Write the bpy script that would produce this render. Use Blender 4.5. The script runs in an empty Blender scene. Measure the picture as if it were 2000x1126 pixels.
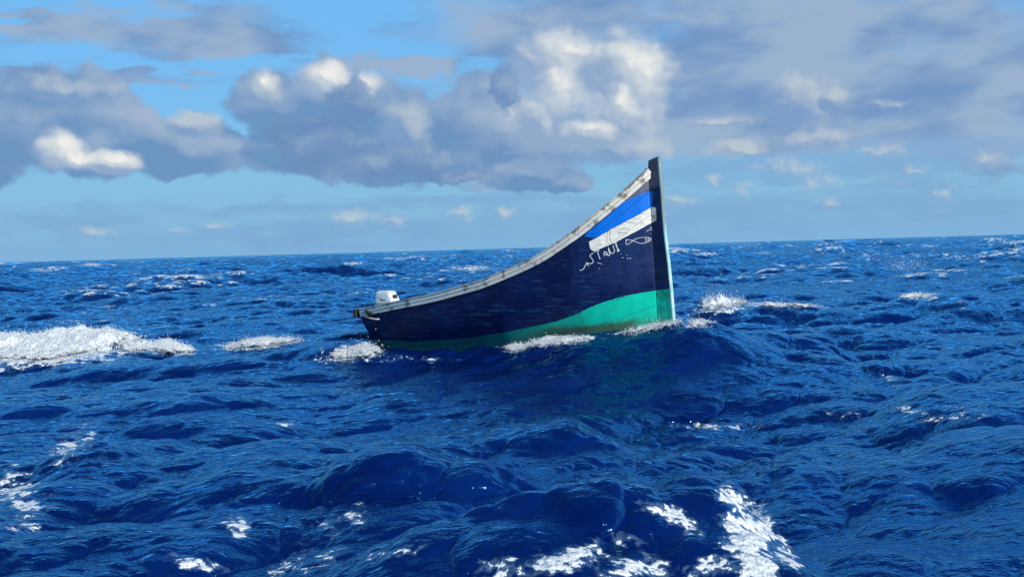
import bpy, bmesh, math, random
import numpy as np
from mathutils import Vector, Matrix
random.seed(7); rng = np.random.default_rng(7)
scene = bpy.context.scene
COL = scene.collection
R = math.radians

# ------------------------------------------------------------------ camera
EYE = np.array([0.0, 0.0, 2.0]); FPX = 2414.0           # focal length in photo pixels (2000 wide)
pit = math.atan(78.5/FPX); rol = math.atan(55.0/2000.0)
fwd = np.array([0, math.cos(pit), -math.sin(pit)])
r0 = np.array([1.0, 0, 0]); u0 = np.array([0, math.sin(pit), math.cos(pit)])
rgt = r0*math.cos(rol) - u0*math.sin(rol)
upv = u0*math.cos(rol) + r0*math.sin(rol)
camd = bpy.data.cameras.new('camera'); cam = bpy.data.objects.new('camera', camd); COL.objects.link(cam)
camd.sensor_width = 36; camd.lens = 36*FPX/2000.0; camd.clip_start = 0.1; camd.clip_end = 60000
M = Matrix.Identity(4)
for i in range(3):
    M[i][0] = rgt[i]; M[i][1] = upv[i]; M[i][2] = -fwd[i]; M[i][3] = EYE[i]
cam.matrix_world = M
scene.camera = cam
def proj(P):
    """world point(s) -> photo pixels, depth"""
    d = np.asarray(P, float) - EYE
    z = d @ fwd
    return 1000 + FPX*(d @ rgt)/z, 563 - FPX*(d @ upv)/z, z
def ray(px, py):
    return fwd + rgt*((px-1000)/FPX) - upv*((py-563)/FPX)
def on_plane(px, py, z):
    d = ray(px, py); t = (z-EYE[2])/d[2]
    return EYE + d*t

# ------------------------------------------------------------------ light
SUN_AZ, SUN_EL = R(48), R(27)      # azimuth measured from +x towards the viewer (-y)
sun_dir = Vector((math.cos(SUN_AZ)*math.cos(SUN_EL), -math.sin(SUN_AZ)*math.cos(SUN_EL), math.sin(SUN_EL)))
sl = bpy.data.lights.new('sun', 'SUN'); so = bpy.data.objects.new('sun', sl); COL.objects.link(so)
sl.energy = 4.9; sl.angle = R(0.5); sl.color = (1.0, 0.92, 0.80)
so.rotation_euler = sun_dir.to_track_quat('Z', 'Y').to_euler(); so.location = (40, -20, 40)
scene.view_settings.view_transform = 'Standard'; scene.view_settings.look = 'None'
scene.view_settings.exposure = 0.0; scene.view_settings.gamma = 1.0
scene.cycles.max_bounces = 5; scene.cycles.use_adaptive_sampling = True; scene.cycles.adaptive_threshold = 0.02; scene.cycles.transparent_max_bounces = 40; scene.cycles.glossy_bounces = 3; scene.cycles.diffuse_bounces = 2
scene.cycles.caustics_reflective = False; scene.cycles.caustics_refractive = False

# ------------------------------------------------------------------ node helper
class NT:
    def __init__(s, tree): s.t = tree; s.n = tree.nodes; s.l = tree.links
    def node(s, typ, **kw):
        nd = s.n.new(typ)
        for k, v in kw.items(): setattr(nd, k, v)
        return nd
    def put(s, sock, v):
        if isinstance(v, bpy.types.NodeSocket): s.l.new(v, sock)
        elif v is not None: sock.default_value = v
    def m(s, op, a, b=None, c=None, clamp=False):
        nd = s.node('ShaderNodeMath', operation=op); nd.use_clamp = clamp
        s.put(nd.inputs[0], a); s.put(nd.inputs[1], b)
        if c is not None: s.put(nd.inputs[2], c)
        return nd.outputs[0]
    def vm(s, op, a, b=None, out=0, scale=None):
        nd = s.node('ShaderNodeVectorMath', operation=op)
        s.put(nd.inputs[0], a); s.put(nd.inputs[1], b)
        if scale is not None: s.put(nd.inputs['Scale'], scale)
        return nd.outputs[out]
    def ss(s, x, lo, hi, a=0.0, b=1.0):      # smoothstep map
        nd = s.node('ShaderNodeMapRange', interpolation_type='SMOOTHSTEP')
        for i, v in enumerate((x, lo, hi, a, b)): s.put(nd.inputs[i], v)
        return nd.outputs[0]
    def mr(s, x, lo, hi, a=0.0, b=1.0):
        nd = s.node('ShaderNodeMapRange')
        for i, v in enumerate((x, lo, hi, a, b)): s.put(nd.inputs[i], v)
        return nd.outputs[0]
    def mix(s, f, a, b):
        nd = s.node('ShaderNodeMix', data_type='RGBA')
        def c(v): return (*v, 1) if isinstance(v, tuple) and len(v) == 3 else v
        s.put(nd.inputs[0], f); s.put(nd.inputs[6], c(a)); s.put(nd.inputs[7], c(b))
        return nd.outputs[2]
    def noise(s, vec, scale, detail=4, rough=0.55, dist=0.0, col=False, typ='FBM', dims='3D'):
        nd = s.node('ShaderNodeTexNoise', noise_dimensions=dims)
        nd.noise_type = typ
        s.put(nd.inputs['Vector'], vec); nd.inputs['Scale'].default_value = scale
        nd.inputs['Detail'].default_value = detail; nd.inputs['Roughness'].default_value = rough
        nd.inputs['Distortion'].default_value = dist
        return nd.outputs[1 if col else 0]
    def xyz(s, x=0.0, y=0.0, z=0.0):
        nd = s.node('ShaderNodeCombineXYZ')
        for i, v in enumerate((x, y, z)): s.put(nd.inputs[i], v)
        return nd.outputs[0]
    def sep(s, v):
        nd = s.node('ShaderNodeSeparateXYZ'); s.put(nd.inputs[0], v); return nd.outputs
    def attr(s, name, out='Fac'):
        nd = s.node('ShaderNodeAttribute'); nd.attribute_name = name; return nd.outputs[out]

def lin(r, g, b):                      # sRGB 0-255 -> linear
    f = lambda c: (c/255/12.92) if c/255 <= 0.04045 else ((c/255+0.055)/1.055)**2.4
    return (f(r), f(g), f(b))

# ------------------------------------------------------------------ world: physical sky with cloud layers laid out by direction
def azel(px, py):
    d = ray(px, py); d = d/np.linalg.norm(d)
    return math.degrees(math.atan2(d[0], d[1])), math.degrees(math.asin(d[2]))
DEG = math.degrees(1/FPX)              # degrees per photo pixel
world = bpy.data.worlds.new('World'); world.cycles.sampling_method = 'MANUAL'; world.cycles.sample_map_resolution = 512; scene.world = world; world.use_nodes = True
def cloud_group(name, blobs):
    """node group: (u,v) -> union of soft ellipses, 0 at the rim, 1 in the middle"""
    g = bpy.data.node_groups.new(name, 'ShaderNodeTree')
    g.interface.new_socket('P', in_out='INPUT', socket_type='NodeSocketVector')
    g.interface.new_socket('D', in_out='OUTPUT', socket_type='NodeSocketFloat')
    q = NT(g); gi = q.node('NodeGroupInput'); go = q.node('NodeGroupOutput')
    acc = None
    for (px, py, rx, ry) in blobs:
        u, v = azel(px, py)
        d = q.vm('SUBTRACT', gi.outputs[0], (u, v, 0))
        d = q.vm('MULTIPLY', d, (1/(rx*DEG), 1/(ry*DEG), 0))
        l = q.vm('LENGTH', d, out=1)
        e = q.m('SUBTRACT', 1.0, l)
        acc = e if acc is None else q.m('SMOOTH_MAX', acc, e, 0.12)
    q.l.new(acc, go.inputs[0])
    return g
def build_world():
    q = NT(world.node_tree); q.n.clear()
    out = q.node('ShaderNodeOutputWorld'); bg = q.node('ShaderNodeBackground')
    q.l.new(bg.outputs[0], out.inputs[0])
    sky = q.node('ShaderNodeTexSky', sky_type='NISHITA')
    sky.sun_disc = False; sky.sun_elevation = SUN_EL; sky.sun_rotation = math.atan2(sun_dir.x, sun_dir.y)
    sky.air_density = 1.0; sky.dust_density = 0.2; sky.ozone_density = 2.5
    S = 0.10
    C = lambda *a: tuple(k/S for k in lin(*a))
    tc = q.node('ShaderNodeTexCoord'); D = tc.outputs['Generated']
    x, y, z = q.sep(D)[0:3]
    u = q.m('MULTIPLY', q.m('ARCTAN2', x, y), 57.29578)
    v = q.m('MULTIPLY', q.m('ARCSINE', z), 57.29578)
    P = q.xyz(u, v, 0.0)
    skyc = q.vm('MULTIPLY', sky.outputs[0], SKY_TINT)
    skyc = q.mix(q.ss(v, 8.0, 70.0, 0.85, 0.35), skyc, C(114, 184, 240))
    skyc = q.vm('SCALE', skyc, scale=q.m('MULTIPLY', q.ss(v, 11.3, 15.0, 1.0, 2.5), q.ss(v, 15.0, 34.0, 1.0, 0.22)))      # brightened band above the view, added for water highlights; deep blue towards the zenith
    low = q.ss(v, 0.0, 10.0, 1.0, 0.0)
    c = q.mix(q.m('MULTIPLY', low, 0.9), skyc, C(137, 188, 216))
    c = q.mix(q.ss(v, 0.0, 2.6, 0.8, 0.0), c, C(128, 176, 220))
    # noise warps
    wb = q.vm('SUBTRACT', q.noise(q.vm('MULTIPLY', P, (1, 1.35, 1)), 0.42, 5, 0.56, col=True, dims='2D'), (0.5, 0.5, 0.5))
    wf = q.vm('SUBTRACT', q.noise(q.vm('MULTIPLY', P, (1, 1.15, 1)), 1.25, 4, 0.6, col=True, dims='2D'), (0.5, 0.5, 0.5))
    ws = q.vm('SUBTRACT', q.noise(q.vm('MULTIPLY', P, (0.35, 1.6, 1)), 0.5, 5, 0.6, col=True, dims='2D'), (0.5, 0.5, 0.5))
    def warp(a, wa, b=0, wbv=None):
        p = q.vm('ADD', P, q.vm('SCALE', wa, scale=a))
        if wbv is not None: p = q.vm('ADD', p, q.vm('SCALE', wbv, scale=b))
        return p
    def grp(g, vec):
        nd = q.node('ShaderNodeGroup'); nd.node_tree = g; q.l.new(vec, nd.inputs[0]); return nd.outputs[0]
    tone = q.noise(q.vm('MULTIPLY', P, (0.5, 1.2, 1)), 0.35, 3, 0.55, dims='2D')
    def nz(p, sc=0.62, det=8, sy=1.2): return q.m('SUBTRACT', q.noise(q.vm('MULTIPLY', p, (1, sy, 1)), sc, det, 0.55, dims='2D'), 0.5)
    def dens(g, p, k, sc=0.62, det=8, sy=1.2): return q.m('ADD', grp(g, p), q.m('MULTIPLY', nz(p, sc, det, sy), k))
    def vor(p, sc, det=2):
        nd = q.node('ShaderNodeTexVoronoi', voronoi_dimensions='2D', feature='SMOOTH_F1'); q.l.new(p, nd.inputs['Vector'])
        nd.inputs['Scale'].default_value = sc; nd.inputs['Detail'].default_value = det; nd.inputs['Roughness'].default_value = .55; nd.inputs['Smoothness'].default_value = .25
        nd.normalize = True
        return q.m('SUBTRACT', .42, nd.outputs['Distance'])
    # --- soft grey and mauve sheets
    gs = cloud_group('cloud sheets', CL_SHEET)
    ds = dens(gs, warp(3.0, ws, 0.4, wf), 1.2, .22, 5, 3.2)
    ms = q.ss(ds, -0.12, 0.60)
    col_s = q.mix(q.ss(q.m('ADD', tone, q.m('MULTIPLY', ds, .06)), 0.36, 0.66), C(116, 150, 195), C(154, 177, 205))
    c = q.mix(q.m('MULTIPLY', ms, 0.94), c, col_s)
    # --- thin streaks low over the sea
    gt = cloud_group('cloud streaks', CL_STREAK)
    mt = q.ss(dens(gt, warp(2.0, ws, 0.25, wf), 1.2, .4, 3, 3.5), -0.05, 0.8)
    c = q.mix(q.m('MULTIPLY', mt, 0.55), c, C(124, 164, 210))
    # --- heaped clouds: relief from the density's slope towards the sun
    def heap(c, name, blobs, wa, wf_, k, sc, off, white, grey, lo, hi, edge, amt, tb=0.35, sy=1.2, kv=0.0, vs=.5):
        g = cloud_group(name, blobs)
        p = warp(wa, wb, wf_, wf); e0 = dens(g, p, k, sc, 5, sy); e1 = dens(g, q.vm('ADD', p, off), k, sc, 2, sy)
        if kv:
            pv_ = q.vm('ADD', P, q.vm('SCALE', wf, scale=.35)); e0 = q.m('ADD', e0, q.m('MULTIPLY', vor(pv_, vs), kv)); e1 = q.m('ADD', e1, q.m('MULTIPLY', vor(q.vm('ADD', pv_, off), vs, 1), kv))
        m_ = q.ss(e0, 0.0, edge)
        sh = q.m('ADD', q.ss(q.m('SUBTRACT', e0, e1), lo, hi), q.mr(tone, 0.3, 0.7, -tb, tb), clamp=True)
        return q.mix(q.m('MULTIPLY', m_, amt), c, q.mix(sh, C(*grey), C(*white)))
    c = heap(c, 'far cumulus', CL_SMALL, 0.5, 0.4, 1.3, 1.3, (0.2, 0.2, 0), (198, 206, 212), (140, 174, 208), -.15, .5, 1.3, 0.75)
    c = heap(c, 'left heaps', CL_GREY, .9, 0.35, 0.4, .50, (0.5, 0.6, 0), (160, 180, 206), (108, 147, 192), -.25, .9, .26, 0.95, .4, kv=.9, vs=.42)
    c = heap(c, 'grey cumulus', CL_MID, 0.8, 0.5, 0.4, .6, (0.4, 0.3, 0), (190, 202, 212), (128, 160, 200), -.3, .6, .6, 0.80, kv=.7, vs=.6)
    c = heap(c, 'big cumulus', CL_BIG, 0.5, 0.3, .35, .55, (0.28, 0.25, 0), (216, 222, 226), (146, 172, 204), -.26, .46, .50, 0.88, .4, kv=.9, vs=.45)
    c = heap(c, 'bright tops', CL_TOP, 0.6, 0.4, .5, .8, (0.2, 0.2, 0), (248, 247, 240), (196, 208, 217), -.3, .3, 1.2, 0.85, .15, kv=.8, vs=.6)
    c = heap(c, 'front heaps', CL_DARK, 1.0, 0.9, 1.1, .7, (0.4, 0.5, 0), (140, 166, 198), (108, 143, 188), -.1, .9, .35, 0.85, .3)
    # sky above and behind the view: broken cloud
    hi = q.noise(q.vm('MULTIPLY', D, (1, 1, 2.2)), 2.2, 3, 0.55)
    mh = q.m('MULTIPLY', q.ss(hi, 0.56, 0.74), q.ss(v, 14.0, 30.0))
    c = q.mix(q.m('MULTIPLY', mh, 0.75), c, tuple(k/S for k in lin(160, 178, 205)))
    c = q.mix(q.ss(v, -3.0, -0.3, 1.0, 0.0), c, tuple(k/S for k in lin(30, 70, 130)))
    q.l.new(c, bg.inputs[0]); bg.inputs[1].default_value = S
SKY_TINT = (0.70, 1.12, 1.45)
CL_SHEET = [(1500, 70, 680, 110), (300, 62, 330, 48), (430, 95, 200, 30), (60, 40, 220, 18), (1060, 50, 330, 80), (1480, 120, 620, 150), (1850, 180, 480, 160), (1350, 240, 380, 90), (1650, 250, 500, 60),
            (760, 130, 190, 24), (1000, 280, 220, 80), (2300, 120, 420, 160), (-350, 180, 300, 130), (160, 150, 260, 10), (350, 155, 90, 6)]
CL_STREAK = [(950, 388, 560, 22), (620, 405, 560, 24), (1500, 330, 420, 40), (1800, 300, 320, 40), (150, 430, 260, 30), (1300, 420, 700, 50), (620, 455, 520, 30), (200, 145, 300, 12), (1750, 400, 400, 50)]
CL_GREY = [(60, 235, 210, 90), (170, 215, 120, 75), (230, 275, 190, 70), (360, 290, 150, 52), (560, 215, 110, 80), (640, 215, 110, 90), (600, 290, 150, 62), (760, 260, 170, 100), (740, 318, 210, 42),
           (900, 340, 80, 18), (930, 230, 120, 90), (1030, 335, 110, 40), (1100, 352, 60, 30), (-200, 280, 260, 90)]
CL_BIG = [(1080, 150, 100, 95), (1215, 140, 100, 78), (1130, 215, 150, 90), (1240, 200, 74, 74), (1060, 235, 86, 80), (1140, 262, 130, 50), (625, 158, 62, 44), (218, 316, 62, 24), (120, 300, 50, 34)]
CL_TOP = [(1112, 100, 70, 50), (1090, 175, 50, 75), (1250, 125, 72, 66), (1215, 200, 44, 60), (1150, 250, 70, 24), (636, 146, 46, 32), (716, 165, 28, 30), (120, 288, 38, 36), (160, 312, 50, 20), (225, 308, 46, 20), (514, 160, 34, 26)]
CL_MID = [(512, 185, 52, 40), (792, 250, 56, 66), (1572, 215, 90, 80), (1560, 270, 100, 36), (1460, 290, 90, 22), (1625, 190, 34, 34), (1190, 290, 140, 34), (130, 172, 110, 30), (375, 240, 60, 30)]
CL_SMALL = [(1392, 350, 26, 20), (1450, 372, 32, 26), (1325, 392, 55, 26), (1600, 358, 52, 26), (1785, 335, 46, 22), (1838, 382, 40, 40), (1545, 328, 100, 30), (1400, 240, 80, 14), (1740, 205, 70, 14), (1720, 296, 70, 16),
            (690, 426, 80, 26), (900, 420, 36, 24), (772, 430, 34, 24), (985, 415, 34, 18), (425, 442, 34, 12), (180, 456, 64, 18), (1620, 395, 44, 22), (345, 448, 26, 10), (1925, 310, 40, 26)]
CL_DARK = [(690, 195, 46, 58), (620, 275, 130, 50), (740, 318, 190, 34), (900, 345, 80, 14), (985, 170, 30, 50)]
build_world()

# ------------------------------------------------------------------ object helpers
def mesh_obj(name, verts, faces, mat=None, parent=None, smooth=True, base=None):
    me = bpy.data.meshes.new(name)
    v = np.asarray(verts, np.float32)
    if base is not None: v = v - np.asarray(base, np.float32)
    if isinstance(faces, np.ndarray):
        n, k = faces.shape
        me.vertices.add(len(v)); me.vertices.foreach_set('co', v.ravel())
        me.loops.add(n*k); me.loops.foreach_set('vertex_index', faces.astype(np.int32).ravel())
        me.polygons.add(n); me.polygons.foreach_set('loop_start', np.arange(0, n*k, k, dtype=np.int32))
        me.update(calc_edges=True)
    else:
        me.from_pydata(v.tolist(), [], faces); me.update()
    me.polygons.foreach_set('use_smooth', np.full(len(me.polygons), smooth))
    o = bpy.data.objects.new(name, me); COL.objects.link(o)
    if mat: me.materials.append(mat)
    if parent: o.parent = parent
    return o
def add_attr(o, name, vals):
    a = o.data.attributes.new(name, 'FLOAT', 'POINT'); a.data.foreach_set('value', np.asarray(vals, np.float32))
def tag(o, label=None, cat=None, group=None, kind=None):
    if label: o['label'] = label
    if cat: o['category'] = cat
    if group: o['group'] = group
    if kind: o['kind'] = kind
def new_mat(name):
    m = bpy.data.materials.new(name); m.use_nodes = True
    q = NT(m.node_tree); b = q.n['Principled BSDF']
    return m, q, b
def grid_faces(nr, nc, off=0):
    i = np.arange(nr-1)[:, None]*nc + np.arange(nc-1)[None, :]
    return np.stack([i, i+1, i+nc+1, i+nc], -1).reshape(-1, 4) + off
class MB:
    def __init__(s): s.v = []; s.f = []
    def add(s, vs, fs):
        o = len(s.v); s.v += [tuple(map(float, p)) for p in vs]; s.f += [tuple(i+o for i in f) for f in fs]
    def box(s, c, ax, hx, hy, hz, taper=1.0):
        """box about c; ax = 3x3 rows of local axes; taper scales the top"""
        c = np.asarray(c, float); vs = []
        for zz in (-1, 1):
            k = taper if zz > 0 else 1.0
            for xx, yy in ((-1, -1), (1, -1), (1, 1), (-1, 1)):
                vs.append(c + ax[0]*hx*xx*k + ax[1]*hy*yy*k + ax[2]*hz*zz)
        s.add(vs, [(3, 2, 1, 0), (4, 5, 6, 7), (0, 1, 5, 4), (1, 2, 6, 5), (2, 3, 7, 6), (3, 0, 4, 7)])
    def tube(s, pts, r, n=8):
        pts = [np.asarray(p, float) for p in pts]; rs = r if hasattr(r, '__len__') else [r]*len(pts)
        vs = []; fs = []
        for i, p in enumerate(pts):
            t = pts[min(i+1, len(pts)-1)] - pts[max(i-1, 0)]; t /= np.linalg.norm(t)+1e-9
            a = np.cross(t, (0, 0, 1.0)); 
            if np.linalg.norm(a) < 1e-3: a = np.cross(t, (1.0, 0, 0))
            a /= np.linalg.norm(a); b = np.cross(t, a)
            for k in range(n):
                w = 2*math.pi*k/n; vs.append(p + (a*math.cos(w)+b*math.sin(w))*rs[i])
        for i in range(len(pts)-1):
            for k in range(n):
                k2 = (k+1) % n; fs.append((i*n+k, i*n+k2, (i+1)*n+k2, (i+1)*n+k))
        fs.append(tuple(range(n))[::-1]); fs.append(tuple((len(pts)-1)*n+k for k in range(n)))
        s.add(vs, fs)
    def build(s, name, mat, parent=None, smooth=False, base=None, bevel=0):
        o = mesh_obj(name, s.v, s.f, mat, parent, smooth, base)
        if bevel:
            b = o.modifiers.new('bevel', 'BEVEL'); b.width = bevel; b.segments = 2; b.limit_method = 'ANGLE'
            wn = o.modifiers.new('wn', 'WEIGHTED_NORMAL'); o.data.polygons.foreach_set('use_smooth', [True]*len(o.data.polygons))
        return o

# ------------------------------------------------------------------ boat geometry (fitted from sightings of its outline)
YAW = R(35)
ax_f = np.array([math.cos(YAW), -math.sin(YAW), 0.0])        # towards the bow
ax_s = np.array([-math.sin(YAW), -math.cos(YAW), 0.0])       # towards starboard (the near side)
ax_u = np.array([0, 0, 1.0])
BL = 5.95
bow = np.array([(1285-1000)/FPX*20.0, 20.0, 0.0])            # aft edge of the stem post
TR_SHEER = np.array([(660, 612), (700, 605), (708, 603.5), (740, 597), (785, 587), (822, 580), (858, 572), (900, 560), (937, 550), (964, 539), (1004, 522), (1035, 508), (1062, 493),
            (1084, 478), (1111, 459.5), (1128, 447), (1150, 430), (1165, 417), (1208, 382), (1241, 352.5), (1266, 331), (1300, 300)], float)
TR_WATER = np.array([(640, 665), (725, 672), (752, 684), (800, 686), (850, 686), (900, 683), (985, 679), (1040, 664), (1080, 656), (1150, 653), (1200, 647), (1240, 640), (1270, 634), (1317, 628), (1350, 628)], float)
def rake(s): return 0.34*(1-s)**2 + 0.045
def bsheer(s): return np.interp(s, [0, .1, .25, .4, .55, .7, .8, .88, .94, .98, 1.0], [.60, .68, .78, .82, .83, .76, .655, .49, .305, .145, .036])
zref = 0.9
def fit_z(s, b, trace, z=1.0):
    """height at which the point of station s, half-breadth b is seen on the traced line"""
    for _ in range(25):
        p = bow + ax_f*((s-1)*BL - rake(s)*(z-zref)) + ax_s*b; p[2] = z
        px, py, d = proj(p)
        z += (py - np.interp(px, trace[:, 0], trace[:, 1]))*d/FPX*0.8
    return z
SS = np.linspace(0, 1, 181)
z_sh = np.array([fit_z(s, float(bsheer(s)), TR_SHEER) for s in SS])
k = np.ones(9)/9
z_sh_s = np.convolve(np.pad(z_sh, 4, mode='edge'), k, 'valid'); z_sh_s[:4] = z_sh[:4]; z_sh_s[-4:] = z_sh[-4:]
z_sh = z_sh_s
z_wl = np.array([fit_z(s, float(bsheer(s))*0.82, TR_WATER, 0.4) for s in SS])
z_kl = z_wl - 0.42
def sec_w(s, t):
    """half-breadth fraction at height fraction t (0 keel, 1 sheer)"""
    p = np.interp(s, [0, .3, .7, .9, 1], [2.3, 2.5, 2.6, 2.5, 2.2])
    full = 1-(1-t)**p
    flare = np.interp(s, [0, .5, .8, 1], [.10, .06, .08, .14])
    return full*(1-flare*(1-t))
def hull_pt(s, t, side=1, inset=0.0):
    zs = np.interp(s, SS, z_sh); zk = np.interp(s, SS, z_kl)
    z = zk + (zs-zk)*t
    b = float(bsheer(s))
    w = 0.036 + (b-0.036)*sec_w(s, t) if s > .5 else b*sec_w(s, t)*(1) + 0.02*(1-t)
    w = max(w-inset, 0.0)
    p = bow + ax_f*((s-1)*BL - rake(s)*(z-zref)) + ax_s*w*side; p[2] = z
    return p
BASE = bow + ax_f*(-BL/2); BASE[2] = float(np.interp(.5, SS, z_wl))
boat = bpy.data.objects.new('wooden_boat', None); COL.objects.link(boat); boat.location = BASE
boat.empty_display_size = 0.5
tag(boat, 'dark blue wooden fishing boat with high bow, green bottom and white outboard motor', 'boat')

def poly_sd(px, py, poly):
    """signed distance to polygon in pixels, positive inside"""
    px = np.asarray(px, float); py = np.asarray(py, float)
    dmin = np.full(px.shape, 1e9); ins = np.zeros(px.shape, bool); n = len(poly)
    for i in range(n):
        x1, y1 = poly[i]; x2, y2 = poly[(i+1) % n]
        dx, dy = x2-x1, y2-y1
        t = np.clip(((px-x1)*dx+(py-y1)*dy)/(dx*dx+dy*dy+1e-9), 0, 1)
        dmin = np.minimum(dmin, np.hypot(px-x1-t*dx, py-y1-t*dy))
        c = ((y1 > py) != (y2 > py)) & (px < (x2-x1)*(py-y1)/((y2-y1) if y2 != y1 else 1e-9)+x1)
        ins ^= c
    return np.where(ins, dmin, -dmin)
POLY_BLUE = [(1274, 372), (1257, 377), (1228, 389.5), (1213, 399), (1188, 421), (1150, 452), (1140, 462), (1159, 464), (1172, 461), (1194, 447), (1225, 431), (1274, 404)]
POLY_WHITE = [(1281, 403), (1272, 405), (1231, 428), (1194, 447), (1172, 461), (1150, 472), (1153, 486), (1158, 490), (1165, 489), (1200, 474), (1240, 453), (1282, 430)]
TR_GREEN = np.array([(600, 660), (714, 662), (808, 667), (900, 661), (992, 648), (1085, 628), (1131, 611), (1150, 601), (1177, 590), (1223, 577), (1279, 567), (1306, 564), (1340, 562)], float)
def paint_fields(V):
    px, py, d = proj(V)
    return dict(pg=(py-np.interp(px, TR_GREEN[:, 0], TR_GREEN[:, 1])), pb=poly_sd(px, py, POLY_BLUE), pw=poly_sd(px, py, POLY_WHITE),
                pgrey=np.minimum((392-0.5*(px-1225))-py, px-1150), pwl=np.interp(px, TR_WATER[:, 0], TR_WATER[:, 1])-py)

def paint_material(name, stem=False):
    m, q, b = new_mat(name)
    geo = q.node('ShaderNodeTexCoord').outputs['Object']
    n1 = q.noise(geo, 5, 5, .6); n2 = q.noise(geo, 28, 4, .6); n3 = q.noise(q.vm('MULTIPLY', geo, (1, 1, .35)), 2.2, 6, .62); nf = q.noise(geo, 90, 3, .6)
    # streaks that run along the planks
    nst = q.noise(q.vm('MULTIPLY', geo, (1.0, 1.0, 9.0)), 2.6, 5, .6)
    jig = q.m('ADD', q.m('MULTIPLY', q.m('SUBTRACT', n2, .5), 4.0), q.m('MULTIPLY', q.m('SUBTRACT', n1, .5), 4.0))
    navy = q.mix(q.ss(n3, .42, .68), (0.0004, 0.0055, 0.052), (0.0008, 0.013, 0.082))
    navy = q.mix(q.m('MULTIPLY', q.ss(nst, .50, .68), q.ss(n1, .35, .65, .2, .9)), navy, (0.012, 0.060, 0.17))
    navy = q.mix(q.m('MULTIPLY', q.ss(n1, .60, .72), .5), navy, (0.006, 0.010, 0.050))
    fade = q.ss(q.attr('pwx'), 0, 1)
    navy = q.mix(q.m('MULTIPLY', fade, q.ss(n3, .3, .7, .2, .95)), navy, (0.007, 0.026, 0.105))
    c = q.mix(q.m('MULTIPLY', q.ss(n2, .60, .70), .55), navy, (0.05, 0.075, 0.14))
    grey = q.mix(n2, (0.085, 0.09, 0.14), (0.13, 0.135, 0.19))
    c = q.mix(q.ss(q.m('ADD', q.attr('pgrey'), q.m('MULTIPLY', jig, 1.5)), -6, 6), c, grey)
    blue = q.mix(n2, (0.0, 0.13, 0.60), (0.0, 0.17, 0.72))
    blue = q.mix(q.ss(nf, .66, .74), blue, (0.10, 0.28, 0.70))
    c = q.mix(q.ss(q.m('ADD', q.attr('pb'), q.m('MULTIPLY', jig, .55)), -.4, .4), c, blue)
    white = q.mix(q.ss(n1, .35, .7), (0.72, 0.72, 0.64), (0.80, 0.79, 0.72))
    white = q.mix(q.m('MULTIPLY', q.ss(q.noise(q.vm('MULTIPLY', geo, (1.5, 1.5, 6)), 6, 5, .7), .54, .62), .75), white, (0.22, 0.25, 0.30))
    c = q.mix(q.ss(q.m('ADD', q.attr('pw'), q.m('MULTIPLY', jig, .35)), -.4, .4), c, white)
    green = q.mix(q.ss(n3, .35, .65), (0.0, 0.50, 0.33), (0.003, 0.62, 0.43))
    green = q.mix(q.m('MULTIPLY', q.ss(nst, .52, .7), .35), green, (0.05, 0.22, 0.17))
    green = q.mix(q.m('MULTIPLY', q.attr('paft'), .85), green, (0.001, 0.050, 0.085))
    # slime just above the waterline
    sl_ = q.m('ADD', q.attr('pwl'), q.m('MULTIPLY', jig, 2.4))
    green = q.mix(q.m('MULTIPLY', q.ss(sl_, 12, 24, .85, 0), q.attr('psl')), green, (0.06, 0.085, 0.04))
    green = q.mix(q.m('MULTIPLY', q.ss(sl_, 3, 14, .6, 0), n1), green, (0.10, 0.15, 0.09))
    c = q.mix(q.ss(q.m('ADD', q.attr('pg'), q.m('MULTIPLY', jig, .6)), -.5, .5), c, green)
    # plank seams, grime runs and chips
    seam = q.m('PINGPONG', q.m('MULTIPLY', q.attr('pt'), 8.0), .5)
    sm = q.m('MULTIPLY', q.ss(seam, .0, .035, 1, 0), q.ss(n1, .35, .6, .25, .9))
    c = q.mix(q.m('MULTIPLY', sm, .65), c, (0.004, 0.006, 0.015))
    run = q.noise(q.vm('MULTIPLY', geo, (9, 9, .7)), 2.0, 5, .65)
    c = q.mix(q.m('MULTIPLY', q.ss(run, .60, .74), .22), c, (0.05, 0.06, 0.065))
    c = q.mix(q.m('MULTIPLY', q.ss(nf, .72, .76), .6), c, (0.30, 0.32, 0.33))
    q.put(b.inputs['Base Color'], c)
    q.put(b.inputs['Roughness'], q.mr(n1, .3, .7, .38, .65)); b.inputs['Specular IOR Level'].default_value = .22
    bp = q.node('ShaderNodeBump'); bp.inputs['Strength'].default_value = .35; bp.inputs['Distance'].default_value = .006
    q.put(bp.inputs['Height'], q.m('SUBTRACT', q.m('ADD', n2, q.m('MULTIPLY', nst, .8)), q.m('MULTIPLY', sm, 2.0))); q.l.new(bp.outputs[0], b.inputs['Normal'])
    return m
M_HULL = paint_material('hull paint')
def worn_white(name, base=(0.70, 0.69, 0.63), wear=.5):
    m, q, b = new_mat(name)
    geo = q.node('ShaderNodeTexCoord').outputs['Object']
    n1 = q.noise(geo, 6, 6, .65); n2 = q.noise(geo, 40, 4, .65)
    c = q.mix(q.ss(n2, .35, .7), base, tuple(k*.82 for k in base))
    c = q.mix(q.m('MULTIPLY', q.ss(n1, .58-.1*wear, .70-.1*wear), .85), c, (0.13, 0.105, 0.075))
    c = q.mix(q.m('MULTIPLY', q.ss(n2, .62, .74), .4), c, (0.14, 0.14, 0.13))
    q.put(b.inputs['Base Color'], c); b.inputs['Roughness'].default_value = .6
    bp = q.node('ShaderNodeBump'); bp.inputs['Strength'].default_value = .5; bp.inputs['Distance'].default_value = .004
    q.put(bp.inputs['Height'], n2); q.l.new(bp.outputs[0], b.inputs['Normal'])
    return m
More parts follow.
